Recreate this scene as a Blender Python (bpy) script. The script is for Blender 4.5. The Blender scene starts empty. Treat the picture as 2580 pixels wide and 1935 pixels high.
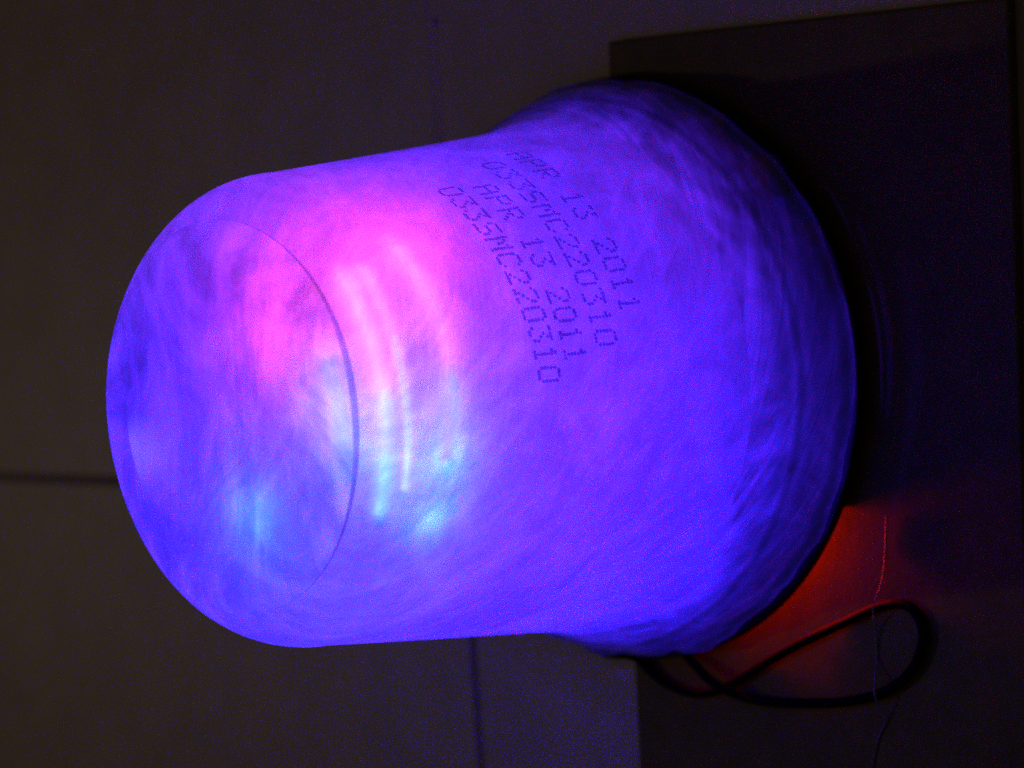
import bpy, bmesh, math, random
from mathutils import Vector, Matrix
random.seed(7)
mm = 0.001
ZR = 6.5 * mm                      # height of the cup's rim above the tiles
scene = bpy.context.scene
col = scene.collection

# ------------------------------------------------------------------ camera
cam_d = bpy.data.cameras.new('camera')
cam = bpy.data.objects.new('camera', cam_d); col.objects.link(cam)
right = Vector((0.7129, 0.0100, -0.7012)); up = Vector((-0.0991, 0.9913, -0.0866)); back = Vector((0.6943, 0.1312, 0.7077))
cam.matrix_world = Matrix(((right.x, up.x, back.x, 0.3177), (right.y, up.y, back.y, 0.0599),
                           (right.z, up.z, back.z, 0.3547 + ZR), (0, 0, 0, 1)))
cam_d.sensor_fit = 'HORIZONTAL'; cam_d.sensor_width = 36.0
cam_d.lens = 6000 / 2580 * 36.0
cam_d.clip_start = 0.01; cam_d.clip_end = 20.0
cam_d.dof.use_dof = True
cam_d.dof.focus_distance = 0.415
cam_d.dof.aperture_fstop = 13.0
scene.camera = cam

# ------------------------------------------------------------------ world and room light
world = bpy.data.worlds.new('World'); scene.world = world; world.use_nodes = True
bg = world.node_tree.nodes['Background']
bg.inputs['Color'].default_value = (1.0, 0.72, 0.55, 1); bg.inputs['Strength'].default_value = 0.018

def lamp(name, loc, target, energy, size, colour):
    d = bpy.data.lights.new(name, 'AREA'); d.shape = 'DISK'; d.size = size; d.energy = energy; d.color = colour
    o = bpy.data.objects.new(name, d); col.objects.link(o); o.location = loc
    o.rotation_euler = (Vector(target) - Vector(loc)).to_track_quat('-Z', 'Y').to_euler()
    return o
# a dim, warm lamp across the room, to the photo's upper left
lamp('room_lamp', (-1.23, -0.25, 1.0), (0, 0, 0.03), 0.57, 0.045, (1.0, 0.74, 0.50))

scene.view_settings.view_transform = 'Standard'; scene.view_settings.look = 'None'
scene.view_settings.exposure = 0.0; scene.view_settings.gamma = 1.0
scene.view_settings.use_curve_mapping = False
scene.cycles.max_bounces = 10; scene.cycles.diffuse_bounces = 5; scene.cycles.transmission_bounces = 8
scene.cycles.transparent_max_bounces = 12
scene.cycles.sample_clamp_indirect = 6.0
scene.cycles.caustics_refractive = False; scene.cycles.caustics_reflective = False
scene.cycles.use_denoising = False
scene.cycles.use_adaptive_sampling = False

# ------------------------------------------------------------------ materials
def mat(name):
    m = bpy.data.materials.new(name); m.use_nodes = True
    nt = m.node_tree; nt.nodes.clear()
    out = nt.nodes.new('ShaderNodeOutputMaterial')
    return m, nt, out
def N(nt, kind, **kw):
    n = nt.nodes.new(kind)
    for k, v in kw.items():
        if k in n.inputs: n.inputs[k].default_value = v
        else: setattr(n, k, v)
    return n
def math_node(nt, op, a, b=None):
    n = nt.nodes.new('ShaderNodeMath'); n.operation = op
    for i, v in enumerate((a, b)):
        if v is None: continue
        if isinstance(v, (int, float)): n.inputs[i].default_value = v
        else: nt.links.new(v, n.inputs[i])
    return n.outputs[0]
def ramp(nt, fac, stops):
    r = nt.nodes.new('ShaderNodeValToRGB'); e = r.color_ramp.elements
    while len(e) < len(stops): e.new(0.5)
    for el, (pos, c) in zip(e, stops):
        el.position = pos; el.color = (*c, 1) if len(c) == 3 else c
    nt.links.new(fac, r.inputs[0]); return r.outputs[0]

def plain(name, colour, rough=0.6, spec=0.4, noise=None, bump=0.0, scale=200.0):
    m, nt, out = mat(name)
    b = N(nt, 'ShaderNodeBsdfPrincipled', Roughness=rough)
    b.inputs['Base Color'].default_value = (*colour, 1); b.inputs['Specular IOR Level'].default_value = spec
    tc = N(nt, 'ShaderNodeTexCoord')
    nz = N(nt, 'ShaderNodeTexNoise', Scale=scale, Detail=6.0, Roughness=0.6)
    nt.links.new(tc.outputs['Object'], nz.inputs['Vector'])
    if noise:
        c = ramp(nt, nz.outputs['Fac'], [(0.3, noise[0]), (0.7, noise[1])])
        nt.links.new(c, b.inputs['Base Color'])
    if bump:
        bp = N(nt, 'ShaderNodeBump', Strength=bump, Distance=0.0005)
        nt.links.new(nz.outputs['Fac'], bp.inputs['Height']); nt.links.new(bp.outputs['Normal'], b.inputs['Normal'])
    nt.links.new(b.outputs[0], out.inputs['Surface']); return m

def frosted(name, tint, through=0.0, dirt=1.0, flat=False, dark_rim=False, smear=0.8, strokes=(3.4, 130.0, 5.0), gloss=0.35, bump=0.07):
    """thin frosted polypropylene: mostly translucent, scuffed round and round, smudged"""
    m, nt, out = mat(name)
    tc = N(nt, 'ShaderNodeTexCoord')
    sp = N(nt, 'ShaderNodeSeparateXYZ'); nt.links.new(tc.outputs['Object'], sp.inputs[0])
    ang = math_node(nt, 'ARCTAN2', sp.outputs['Y'], sp.outputs['X'])
    zz = sp.outputs['Z']
    def cyl(ka, kz, shear=0.0):
        c = N(nt, 'ShaderNodeCombineXYZ')
        a = math_node(nt, 'MULTIPLY', ang, ka)
        z = math_node(nt, 'MULTIPLY', zz, kz)
        if shear: z = math_node(nt, 'ADD', z, math_node(nt, 'MULTIPLY', ang, shear))
        nt.links.new(a, c.inputs[0]); nt.links.new(z, c.inputs[1]); return c.outputs[0]
    # fine scuffs running round the wall, slightly on the slant
    s1 = N(nt, 'ShaderNodeTexNoise', Scale=1.0, Detail=5.0, Roughness=0.65)
    def flat_map(sx, sy, sz, rot):
        mp = N(nt, 'ShaderNodeMapping'); mp.inputs['Scale'].default_value = (sx, sy, sz); mp.inputs['Rotation'].default_value = (0, 0, rot)
        nt.links.new(tc.outputs['Object'], mp.inputs['Vector']); return mp.outputs[0]
    nt.links.new(flat_map(260.0, 40.0, 60.0, 0.25) if flat else cyl(2.2, 1300.0, 16.0), s1.inputs['Vector'])
    s2 = N(nt, 'ShaderNodeTexNoise', Scale=1.0, Detail=3.0, Roughness=0.6)
    nt.links.new(flat_map(110.0, 30.0, 60.0, -0.1) if flat else cyl(7.0, 420.0, 22.0), s2.inputs['Vector'])
    if flat: s1.inputs['Distortion'].default_value = 1.2; s2.inputs['Distortion'].default_value = 1.6
    # cloudy residue
    n1 = N(nt, 'ShaderNodeTexNoise', Scale=55.0, Detail=6.0, Roughness=0.62, Distortion=0.8)
    nt.links.new(tc.outputs['Object'], n1.inputs['Vector'])
    n2 = N(nt, 'ShaderNodeTexNoise', Scale=170.0, Detail=5.0, Roughness=0.6, Distortion=1.5)
    nt.links.new(tc.outputs['Object'], n2.inputs['Vector'])
    def spread(sock, amt): return math_node(nt, 'MULTIPLY', math_node(nt, 'SUBTRACT', sock, 0.5), amt)
    f = math_node(nt, 'ADD', 1.0, spread(n1.outputs['Fac'], 0.85 * dirt))
    f = math_node(nt, 'ADD', f, spread(n2.outputs['Fac'], 0.28 * dirt))
    f = math_node(nt, 'ADD', f, spread(s1.outputs['Fac'], 0.46))
    # hand-smeared film on the inside: strokes and thin clear patches
    w1 = N(nt, 'ShaderNodeTexNoise', Scale=30.0, Detail=8.0, Roughness=0.58, Distortion=2.6)
    nt.links.new(tc.outputs['Object'], w1.inputs['Vector'])
    w2 = N(nt, 'ShaderNodeTexNoise', Scale=1.0, Detail=7.0, Roughness=0.6, Distortion=0.9)
    nt.links.new(flat_map(95.0, 38.0, 38.0, 0.5) if flat else cyl(*strokes), w2.inputs['Vector'])
    def shaped(sock, lo, hi):
        mr = N(nt, 'ShaderNodeMapRange', interpolation_type='SMOOTHSTEP')
        mr.inputs['From Min'].default_value = lo; mr.inputs['From Max'].default_value = hi
        nt.links.new(sock, mr.inputs['Value']); return mr.outputs['Result']
    f = math_node(nt, 'ADD', f, math_node(nt, 'MULTIPLY', math_node(nt, 'SUBTRACT', shaped(w1.outputs['Fac'], .40, .66), 0.36), 0.26 * smear))
    f = math_node(nt, 'ADD', f, math_node(nt, 'MULTIPLY', math_node(nt, 'SUBTRACT', shaped(w2.outputs['Fac'], .42, .68), 0.34), 0.30 * smear))
    f = math_node(nt, 'ADD', f, spread(s2.outputs['Fac'], 0.26 * dirt))
    if dark_rim:      # tint darkens towards the rim
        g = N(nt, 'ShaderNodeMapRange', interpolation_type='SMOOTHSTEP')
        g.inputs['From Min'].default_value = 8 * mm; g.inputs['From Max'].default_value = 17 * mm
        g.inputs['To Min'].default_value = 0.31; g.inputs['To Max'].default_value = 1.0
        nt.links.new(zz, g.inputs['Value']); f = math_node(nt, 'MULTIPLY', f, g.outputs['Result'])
    f = math_node(nt, 'MINIMUM', math_node(nt, 'MAXIMUM', f, 0.06), 2.2)
    mixc = N(nt, 'ShaderNodeVectorMath'); mixc.operation = 'SCALE'
    mixc.inputs[0].default_value = tint; nt.links.new(f, mixc.inputs['Scale'])
    bmp = N(nt, 'ShaderNodeBump', Strength=bump, Distance=0.0003)
    nt.links.new(math_node(nt, 'ADD', s1.outputs['Fac'], n2.outputs['Fac']), bmp.inputs['Height'])
    gsc = N(nt, 'ShaderNodeVectorMath'); gsc.operation = 'SCALE'; gsc.inputs['Scale'].default_value = 1.0; nt.links.new(mixc.outputs[0], gsc.inputs[0])
    mixc = gsc
    tr = N(nt, 'ShaderNodeBsdfTranslucent'); nt.links.new(mixc.outputs[0], tr.inputs['Color'])
    df = N(nt, 'ShaderNodeBsdfDiffuse', Color=(0.62, 0.62, 0.64, 1))
    rf = N(nt, 'ShaderNodeBsdfRefraction', Roughness=0.6, IOR=1.45); nt.links.new(mixc.outputs[0], rf.inputs['Color'])
    gl = N(nt, 'ShaderNodeBsdfGlossy', Roughness=0.06, Color=(1, 1, 1, 1))
    nt.links.new(bmp.outputs[0], gl.inputs['Normal'])
    a = N(nt, 'ShaderNodeMixShader'); a.inputs[0].default_value = 0.16
    nt.links.new(tr.outputs[0], a.inputs[1]); nt.links.new(df.outputs[0], a.inputs[2])
    b = N(nt, 'ShaderNodeMixShader'); b.inputs[0].default_value = through
    nt.links.new(a.outputs[0], b.inputs[1]); nt.links.new(rf.outputs[0], b.inputs[2])
    fr = N(nt, 'ShaderNodeFresnel', IOR=1.25)
    c = N(nt, 'ShaderNodeMixShader'); nt.links.new(math_node(nt, 'MULTIPLY', fr.outputs[0], gloss), c.inputs[0])
    nt.links.new(b.outputs[0], c.inputs[1]); nt.links.new(gl.outputs[0], c.inputs[2])
    nt.links.new(c.outputs[0], out.inputs['Surface']); return m

def emitter(name, colour, strength):
    m, nt, out = mat(name)
    e = N(nt, 'ShaderNodeEmission', Strength=strength); e.inputs['Color'].default_value = (*colour, 1)
    nt.links.new(e.outputs[0], out.inputs['Surface']); return m

def ink(name):
    m, nt, out = mat(name)
    t = N(nt, 'ShaderNodeBsdfTransparent'); t.inputs['Color'].default_value = (0.42, 0.40, 0.64, 1)
    d = N(nt, 'ShaderNodeBsdfDiffuse'); d.inputs['Color'].default_value = (0.02, 0.02, 0.05, 1)
    x = N(nt, 'ShaderNodeMixShader'); x.inputs[0].default_value = 0.12
    nt.links.new(t.outputs[0], x.inputs[1]); nt.links.new(d.outputs[0], x.inputs[2])
    nt.links.new(x.outputs[0], out.inputs['Surface']); return m

M = {}
M['cup'] = frosted('frosted_plastic', (0.86, 0.86, 0.88), dark_rim=True)
M['bottom'] = frosted('frosted_plastic_bottom', (0.86, 0.86, 0.88), 0.0, 1.0, True, smear=1.7, gloss=0.03, bump=0.0)
M['rim'] = frosted('frosted_plastic_rim', (0.86, 0.86, 0.88), 0.0, 1.5, dark_rim=True, smear=1.9, strokes=(1.3, 330.0, 6.0), gloss=1.1)
M['ring'] = frosted('darker_plastic', (0.42, 0.42, 0.46), 0.0, 0.8, gloss=0.1)
M['tile'] = plain('glazed_tile', (0.42, 0.36, 0.33), 0.42, 0.4, ((0.37, 0.33, 0.26), (0.47, 0.41, 0.33)), 0.15, 60.0)
M['grout'] = plain('grout', (0.13, 0.11, 0.10), 0.9, 0.2, ((0.22, 0.19, 0.17), (0.33, 0.28, 0.25)), 0.3, 900.0)
M['pale_grout'] = plain('pale_grout', (0.5, 0.45, 0.45), 0.9, 0.2, ((0.44, 0.38, 0.38), (0.60, 0.54, 0.53)), 0.3, 900.0)
M['board'] = plain('dark_board', (0.15, 0.12, 0.095), 0.6, 0.35, ((0.075, 0.060, 0.012), (0.115, 0.092, 0.018)), 0.06, 150.0)
M['black'] = plain('black_plastic', (0.008, 0.008, 0.008), 0.55, 0.25, None, 0.2, 700.0)
M['rubber'] = plain('black_rubber', (0.004, 0.004, 0.004), 0.75, 0.05, None, 0.2, 900.0)
M['thread'] = plain('pale_thread', (0.22, 0.20, 0.24), 0.7, 0.2)
M['ink'] = ink('printing_ink')
BLUE = (0.020, 0.0062, 1.0)
M['red_low'] = emitter('red_diode_low', (1.0, 0.014, 0.010), 900.0)
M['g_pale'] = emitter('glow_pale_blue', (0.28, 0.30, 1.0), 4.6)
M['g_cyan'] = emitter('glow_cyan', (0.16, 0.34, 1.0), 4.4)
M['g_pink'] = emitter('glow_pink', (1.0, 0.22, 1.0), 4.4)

# ------------------------------------------------------------------ mesh helpers
def link(o, parent=None):
    col.objects.link(o)
    if parent is not None: o.parent = parent
    return o
def obj(name, bm, m, parent=None, smooth=False, loc=None):
    me = bpy.data.meshes.new(name); bm.normal_update(); bm.to_mesh(me); bm.free()
    if smooth:
        for p in me.polygons: p.use_smooth = True
    me.materials.append(m)
    o = bpy.data.objects.new(name, me); link(o, parent)
    if loc is not None: o.location = loc
    return o
def empty(name, loc, label, cat, group=None):
    o = bpy.data.objects.new(name, None); o.empty_display_size = 0.01; col.objects.link(o); o.location = loc
    o['label'] = label; o['category'] = cat
    if group: o['group'] = group
    return o
def tag(o, label, cat, group=None):
    o['label'] = label; o['category'] = cat
    if group: o['group'] = group
    return o
def lathe(prof, seg=160, wobble=None, close_top=False):
    bm = bmesh.new(); rings = []
    for r, z in prof:
        ring = []
        for k in range(seg):
            t = 2 * math.pi * k / seg
            rr, zz = wobble(r, z, t) if wobble else (r, z)
            ring.append(bm.verts.new((rr * math.cos(t) * mm, rr * math.sin(t) * mm, zz * mm)))
        rings.append(ring)
    for a, b in zip(rings, rings[1:]):
        for k in range(seg):
            bm.faces.new((a[k], a[(k + 1) % seg], b[(k + 1) % seg], b[k]))
    if close_top:
        bm.faces.new(rings[-1])
    return bm
def box(sx, sy, sz, bev=0.0, seg=2):
    bm = bmesh.new(); bmesh.ops.create_cube(bm, size=1.0)
    bmesh.ops.scale(bm, vec=(sx, sy, sz), verts=bm.verts)
    if bev: bmesh.ops.bevel(bm, geom=list(bm.edges), offset=bev, segments=seg, profile=0.5, affect='EDGES')
    return bm
def tube(pts, r, seg=10):
    """swept tube through a Catmull-Rom curve of the points (metres)"""
    P = [Vector(p) for p in pts]; Q = []
    E_ = [P[0] * 2 - P[1]] + P + [P[-1] * 2 - P[-2]]
    for i in range(1, len(E_) - 2):
        p0, p1, p2, p3 = E_[i - 1:i + 3]
        for s in range(10):
            t = s / 10
            Q.append(0.5 * ((2 * p1) + (p2 - p0) * t + (2 * p0 - 5 * p1 + 4 * p2 - p3) * t * t + (3 * p1 - p0 - 3 * p2 + p3) * t ** 3))
    Q.append(P[-1])
    bm = bmesh.new(); rings = []
    nrm = Vector((0, 0, 1))
    for i, q in enumerate(Q):
        d = (Q[min(i + 1, len(Q) - 1)] - Q[max(i - 1, 0)]).normalized()
        a = nrm.cross(d)
        if a.length < 1e-6: a = Vector((1, 0, 0))
        a.normalize(); b = d.cross(a)
        rings.append([bm.verts.new(q + r * (math.cos(2 * math.pi * k / seg) * a + math.sin(2 * math.pi * k / seg) * b)) for k in range(seg)])
    for a, b in zip(rings, rings[1:]):
        for k in range(seg): bm.faces.new((a[k], a[(k + 1) % seg], b[(k + 1) % seg], b[k]))
    bm.faces.new(rings[0][::-1]); bm.faces.new(rings[-1])
    bmesh.ops.recalc_face_normals(bm, faces=bm.faces)
    return bm
def rotz(o, deg): o.rotation_euler.z = math.radians(deg); return o

# ------------------------------------------------------------------ the tiled surface
floor = obj('tiled_floor', box(0.95, 0.80, 0.010), M['grout'], None, loc=(-0.06, 0.0, -0.00522))
floor['kind'] = 'structure'
GA = 6.0; ca, sa = math.cos(math.radians(GA)), math.sin(math.radians(GA))
G0 = Vector((-51.4 * mm, -33.2 * mm, 0.0))       # a crossing of two joints
PITCH, GAP = 200.0 * mm, 2.0 * mm
tbm = box(PITCH - GAP, PITCH - GAP, 6 * mm, 0.5 * mm, 3)
tme = bpy.data.meshes.new('tile'); tbm.to_mesh(tme); tbm.free(); tme.materials.append(M['tile'])
for i in range(-2, 2):
    for j in range(-2, 2):
        t = bpy.data.objects.new('tile', tme); col.objects.link(t); t.parent = floor
        u, v = (i + 0.5) * PITCH, (j + 0.5) * PITCH
        p = G0 + Vector((u * ca - v * sa, u * sa + v * ca, 0))
        t.location = p - floor.location + Vector((0, 0, -3 * mm + random.uniform(-0.05, 0.0) * mm))
        t.rotation_euler = (random.uniform(-.0005, .0005), random.uniform(-.0005, .0005), math.radians(GA + random.uniform(-.1, .1)))

# pale grout in the upright joint above the crossing
jm = box(GAP + 0.6 * mm, PITCH - GAP * 3, 3 * mm, 0.2 * mm, 1)
jo = obj('joint', jm, M['pale_grout'], floor)
p = G0 + Vector((-0.5 * PITCH * sa, 0.5 * PITCH * ca, 0)); jo.location = p - floor.location + Vector((0, 0, -1.53 * mm)); rotz(jo, GA)
# dark board lying on the tiles, its left edge runs under the cup
BA = 4.6
BW, BH, BT = 94 * mm, 200 * mm, 2.5 * mm
board = obj('flat_board', box(BW, BH, BT, 0.5 * mm, 2), M['board'])
cb, sb = math.cos(math.radians(BA)), math.sin(math.radians(BA))
corner = Vector((-8.3 * mm, 65.5 * mm, 0))
board.location = corner + Vector((cb, sb, 0)) * BW / 2 - Vector((-sb, cb, 0)) * BH / 2 + Vector((0, 0, BT / 2))
rotz(board, BA)
tag(board, 'thin dark brown board lying flat under the glowing cup', 'board')

# ------------------------------------------------------------------ the frosted cup
cup = empty('plastic_cup', (0, 0, ZR), 'upside-down frosted plastic cup glowing blue and magenta from lights inside', 'cup')
RN, ZN, RB, Z1, HT, RC = 50.5, 10.4, 42.0, 86.3, 103.65, 17.34
def wall_r(z):
    if z <= Z1: return RN + (RB - RN) * (z - ZN) / (Z1 - ZN) + 4.4 * max(0.0, (36.0 - z) / 28.0) ** 2.2
    return RB - RC + math.sqrt(max(RC * RC - (z - Z1) ** 2, 0))
def cap_z(r): return Z1 + math.sqrt(max(RC * RC - (max(r, RB - RC) - (RB - RC)) ** 2, 0))
def hand_bent(r, z, t):
    return r + 0.25 * math.sin(2 * t + 0.6) + 0.12 * math.sin(5 * t + z * .05), z
FOOT = 34.2
def tapered_line(r, z, t):                               # the moulded line is broad on one side, thin on the other
    if FOOT - 1.01 <= r <= FOOT:
        zf_ = cap_z(FOOT); q = FOOT - r
        d = ((math.degrees(t) - 12 + 180) % 360) - 180
        w = 0.025 + 0.92 * math.exp(-(d / 38.0) ** 2)
        r, z = FOOT - q * w, zf_ + (z - zf_) * w
    return hand_bent(r, z, t)
prof = []
zz = 21.0
while zz < Z1: prof.append((wall_r(zz), zz)); zz += 1.6
amax = math.acos((FOOT - (RB - RC)) / RC)
for k in range(13):
    s = amax * k / 12; prof.append((RB - RC + RC * math.cos(s), Z1 + RC * math.sin(s)))
obj('side_wall', lathe(prof, 192, hand_bent), M['cup'], cup, True)
zf = cap_z(FOOT)
bp_ = [(FOOT - 1.0, zf + 0.74)]
r = FOOT - 1.8
while r > 1.0:
    bp_.append((r, cap_z(r) + 0.18)); r -= 1.2
bp_.append((0.6, bp_[-1][1]))
obj('bottom_panel', lathe(bp_, 192, tapered_line, True), M['bottom'], cup, True)
# darker moulded line where the bottom meets the wall
ml = [(FOOT, zf), (FOOT - 0.30, zf + 0.42), (FOOT - 0.62, zf + 0.62), (FOOT - 1.0, zf + 0.74)]
obj('moulding_line', lathe(ml, 192, tapered_line), M['ring'], cup, True)
_rag = [random.uniform(-1, 1) for _ in range(96)]
def ragged(t):
    u = (t / (2 * math.pi) * 96) % 96; i = int(u); q = u - i; q = q * q * (3 - 2 * q)
    return _rag[i % 96] * (1 - q) + _rag[(i + 1) % 96] * q
def rim_bent(r, z, t):
    r, z = hand_bent(r, z, t)
    lo = math.exp(-((((math.degrees(t) - 275 + 180) % 360) - 180) / 42.0) ** 2)
    r += max(0.0, 1 - z / 17.0) * ragged(t + z * 0.012) * (0.22 + 0.95 * lo)
    k = max(0.0, 1 - z / 15.0)
    return r + k * (0.35 * math.sin(3 * t + 1.0) + 0.25 * math.sin(11 * t) + 0.16 * math.sin(23 * t + 1)), z
rp = [(57.3, 0.3), (58.0, 0.5), (58.35, 1.1), (58.25, 1.8), (57.8, 2.5), (57.25, 3.1), (56.9, 3.9), (56.75, 4.8), (56.6, 5.6), (56.3, 6.4), (56.05, 7.4), (55.9, 8.4),
      (55.6, 9.2), (55.25, 10.0), (55.0, 10.8), (54.5, 11.5), (53.9, 12.0)]
rp += [(wall_r(z_) + 0.7 * max(0, (14.5 - z_) / 2.5) + 0.12 * math.sin((z_ - 12.2) / 3.1 * math.pi) * max(0, (19 - z_) / 7), z_) for z_ in (12.6, 13.4, 14.2, 15.0, 15.8, 16.6, 17.4, 18.2, 19.0, 20.0, 21.0)]
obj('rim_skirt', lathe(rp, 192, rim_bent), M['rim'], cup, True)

# ink-jet date code, 5x7 dots, running round the wall
FONT = {
 'A': ["01110","10001","10001","11111","10001","10001","10001"], 'P': ["11110","10001","10001","11110","10000","10000","10000"],
 'R': ["11110","10001","10001","11110","10100","10010","10001"], '1': ["00100","01100","00100","00100","00100","00100","01110"],
 '3': ["11111","00010","00100","00010","00001","10001","01110"], '2': ["01110","10001","00001","00010","00100","01000","11111"],
 '0': ["01110","10001","10001","10001","10001","10001","01110"], 'S': ["01111","10000","10000","01110","00001","00001","11110"],
 'M': ["10001","11011","10101","10101","10001","10001","10001"], 'C': ["01110","10001","10000","10000","10000","10001","01110"]}
def code_line(text, th0, th1, z0, z1, h):
    bm = bmesh.new(); n = len(text)
    for i, ch in enumerate(text):
        if ch == ' ': continue
        for row in range(7):
            for c in range(5):
                if FONT[ch][row][c] != '1' or random.random() < 0.012: continue
                f = (i + (c / 5.0) * 0.80) / (n - 0.2)
                th = math.radians(th0 + (th1 - th0) * f + random.uniform(-.10, .10))
                z = z0 + (z1 - z0) * f + (row - 3) / 6.0 * h * (1.0) + random.uniform(-.05, .05)
                rr = wall_r(z) + 0.25 * math.sin(2 * th + .6) + 0.12 * math.sin(5 * th + z * .05) + 0.14
                ce = Vector((rr * math.cos(th), rr * math.sin(th), z))
                e1 = Vector((-math.sin(th), math.cos(th), 0)); e2 = Vector((0, 0, 1))
                a1, a2 = 0.33 * random.uniform(.85, 1.15), 0.43 * random.uniform(.85, 1.15)
                vs = [bm.verts.new((ce + e1 * a1 * math.cos(k * math.pi / 4) + e2 * a2 * math.sin(k * math.pi / 4)) * mm) for k in range(8)]
                bm.faces.new(vs)
    return obj('printed_code', bm, M['ink'], cup)
code_line('APR 13 2011', 72.5, 22.5, 44.9, 45.3, 4.4)
code_line('033SMC220310', 70.0, 15.8, 53.2, 52.6, 4.4)
code_line('APR 13 2011', 61.0, 13.2, 60.8, 60.0, 4.4)
code_line('033SMC220310', 62.5, 9.5, 68.3, 66.2, 4.4)

# ------------------------------------------------------------------ the lamp inside the cup
light = empty('led_lamp', (0, 0, 2.5 * mm), 'black round lamp base with coloured diodes inside the frosted cup', 'lamp')
ZL = 4.0 * mm                                     # the cup's rim height in lamp coordinates
bpz = [(0.5, 0.0), (44.0, 0.0), (44.0, 1.4), (58.4, 1.5), (58.7, 1.8), (58.7, 3.0), (58.3, 3.4), (0.5, 3.4)]
obj('base_disc', lathe(bpz, 128, None, True), M['black'], light, False)
def pillar(name, x, y, r, h):
    bm = lathe([(r, 0), (r, h - 1), (r - 1, h), (0.4, h)], 24, None, True)
    return obj(name, bm, M['black'], light, False, (x * mm, y * mm, 3.4 * mm))
pillar('post', -4, -2, 4.0, 62)
for th_, h_, r_ in ((106, 6, 4.4), (94, 9, 4.9), (81, 10, 4.9), (68, 11, 5.2), (55, 10, 4.9), (42, 11, 4.9), (30, 8, 4.4), (19, 6, 3.6)):  # unseen stubs added to shade the upper rim
    pillar('shade_stub', 45.5 * math.cos(math.radians(th_)), 45.5 * math.sin(math.radians(th_)), r_, h_)
LAMP = {}                                        # colour and radiance of every diode
def diode(key, colour, radiance): LAMP[key] = (colour, radiance)
diode('blue', BLUE, 150.0)
diode('violet', (0.24, 0.010, 1.0), 70.0)
diode('red', (1.0, 0.030, 0.25), 78.0)
diode('cyan', (0.05, 0.42, 1.0), 32.0)
diode('pale', (0.18, 0.27, 1.0), 28.0)
def bead(key, x, y, z, r):
    """one diode: a round light of radius r on a little black socket behind it"""
    c, L = LAMP[key]
    d = bpy.data.lights.new(key + '_diode_light', 'POINT'); d.color = c; d.shadow_soft_size = r * mm
    d.energy = 4 * math.pi ** 2 * (r * mm) ** 2 * L
    lo = bpy.data.objects.new(key + '_diode_light', d); link(lo, light); lo.location = (x * mm, y * mm, z * mm + ZL)
    p = Vector((x, y, z)); q = Vector((-4, -2, min(z - 4, 58))) - p
    if q.length > 1e-6: q.normalize()
    rs = min(r * 0.8, 1.4)
    pts = [(p + q * (r + 0.3 + k * 0.9)) * mm + Vector((0, 0, ZL)) for k in range(3)]
    o = obj('diode_socket', tube(pts, rs * mm, 8), M['black'], light, True)
    return lo
def pol(th, r, z): t = math.radians(th); return r * math.cos(t), r * math.sin(t), z
# broad blue fill
bead('blue', -2, -6, 71, 3.8)
bead('blue', 6, -20, 40, 3.4)
bead('violet', 16, 4, 52, 2.4)
bead('blue', *pol(-42, 18, 16), 2.2)  # low blue light added to brighten the rim skirt
# red cluster towards the upper side of the closed end
bead('red', *pol(48, 30, 87), 1.5)
bead('red', *pol(47, 32, 78), 0.95)
bead('red', *pol(42, 23, 94), 0.9)
bead('red', *pol(50, 27, 24), 0.75)  # separate low red light, added to tint the upper rim
# cyan diodes close under the plastic
bead('cyan', *pol(-5.2, 37.6, 87.4), 1.05)
bead('cyan', *pol(-18.9, 38.5, 89.0), .72)
bead('cyan', *pol(-3.0, 33.6, 96.2), .55)
bead('cyan', *pol(-49, 19.5, 97.8), 1.1)
bead('cyan', *pol(-64, 17.0, 98.6), .5)
bead('pale', *pol(3, 31.0, 92.0), 0.8)  # pale lights added to whiten the patch near the moulded line
bead('pale', *pol(13, 27.5, 97.6), 0.8)
# red window let into the side of the base
bm = bmesh.new(); pr = None
for k in range(13):
    t = math.radians(-27 - 27 * k / 12)
    pair = [bm.verts.new((44.15 * mm * math.cos(t), 44.15 * mm * math.sin(t), z * mm)) for z in (0.15, 1.3)]
    if pr: bm.faces.new((pr[0], pr[1], pair[1], pair[0]))
    pr = pair
obj('red_window', bm, M['red_low'], light)
for th_ in (-20.0, 40, 100, 160, 220):  # unseen feet; the first is added to cut off the red glow
    t = math.radians(th_)
    fo = obj('blocker_foot', box(13 * mm, 3.2 * mm, 1.4 * mm, 0.2 * mm), M['black'], light, False, (51.5 * mm * math.cos(t), 51.5 * mm * math.sin(t), 0.72 * mm)); rotz(fo, th_)
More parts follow.
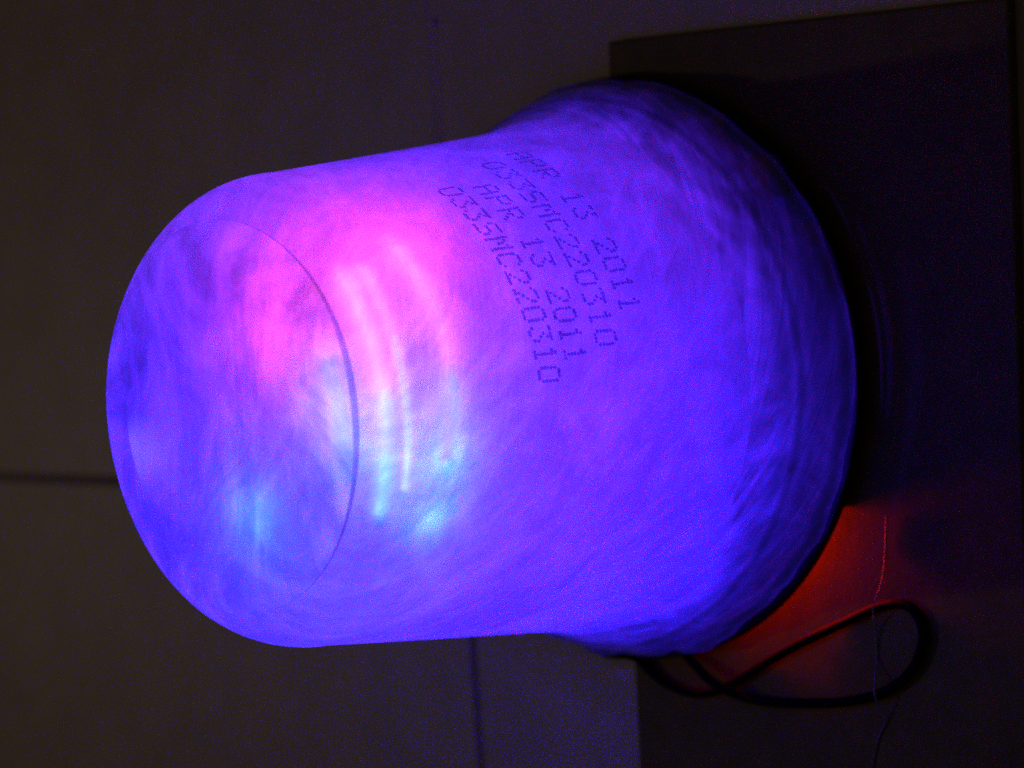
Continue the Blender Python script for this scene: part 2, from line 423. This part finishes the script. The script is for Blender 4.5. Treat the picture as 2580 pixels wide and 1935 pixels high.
# glowing arcs added for the bright bands, following the shoulder of the cup
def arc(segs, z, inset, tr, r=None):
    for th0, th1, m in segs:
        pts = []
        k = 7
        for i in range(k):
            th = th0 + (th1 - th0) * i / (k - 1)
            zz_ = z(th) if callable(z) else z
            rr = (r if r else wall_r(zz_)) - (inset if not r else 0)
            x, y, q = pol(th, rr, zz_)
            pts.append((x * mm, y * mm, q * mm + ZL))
        obj('glow_band', tube(pts, tr * mm, 6), m, light, True)
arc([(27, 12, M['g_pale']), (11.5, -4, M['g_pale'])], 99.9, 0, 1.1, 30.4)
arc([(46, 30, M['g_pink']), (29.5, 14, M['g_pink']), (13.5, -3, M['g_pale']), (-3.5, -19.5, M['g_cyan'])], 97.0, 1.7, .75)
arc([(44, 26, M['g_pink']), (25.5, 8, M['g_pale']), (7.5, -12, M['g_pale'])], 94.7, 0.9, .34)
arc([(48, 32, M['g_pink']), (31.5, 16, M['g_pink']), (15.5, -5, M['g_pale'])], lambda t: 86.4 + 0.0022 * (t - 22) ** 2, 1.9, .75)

# ------------------------------------------------------------------ cable, thread, glint speck
cpts = [(-4, -56.5, 5.2), (-6, -60, 3.0), (3, -59.0, 3.9), (8.5, -62.0, 3.45), (12.8, -63.4, 3.45), (17.5, -63.8, 3.45), (23, -62.6, 3.45), (29, -59.4, 3.45), (36, -54.6, 3.45), (45, -48.8, 3.7),
        (55, -43.0, 3.45), (64, -38.2, 3.45), (70, -37.6, 3.45), (73, -42, 3.45), (70.8, -49, 3.45), (64.5, -54.6, 3.45), (55, -58.4, 3.45), (45, -60.6, 3.45), (37, -61.8, 3.45), (31, -61.6, 4.4), (25, -59.6, 5.8), (19, -57.0, 4.6), (12, -53.0, 3.7)]
cable = obj('cable', tube([(x * mm, y * mm, z * mm) for x, y, z in cpts], 0.95 * mm, 10), M['rubber'], None, True)
tag(cable, 'black cable looping out from under the cup rim across the dark board', 'cable')
tp = [(63.4, -21.5, 2.75), (63.5, -29, 2.8), (63.4, -34, 3.6), (62.9, -38.4, 5.15), (62.2, -43, 3.3), (62.4, -49, 2.9), (63.8, -54.9, 5.15), (64.8, -60, 3.0), (63.2, -64, 2.75), (62, -70, 2.75), (61, -78, 2.75)]
thread = obj('thread', tube([(x * mm, y * mm, z * mm) for x, y, z in tp], 0.16 * mm, 6), M['thread'], None, True)
tag(thread, 'thin pale thread lying across the black cable on the board', 'thread')
bm = bmesh.new(); bmesh.ops.create_icosphere(bm, subdivisions=2, radius=0.8 * mm)  # pale speck standing in for a small glint on the joint
for v in bm.verts: v.co *= random.uniform(.8, 1.2)
chip = obj('glint_speck', bm, plain('white_speck', (0.85, 0.82, 0.75), 0.15, 0.9), None, False, (-61.8 * mm, 69.6 * mm, 0.5 * mm))
tag(chip, 'tiny pale speck standing for a glint on the tile joint above the cup', 'glint_speck')
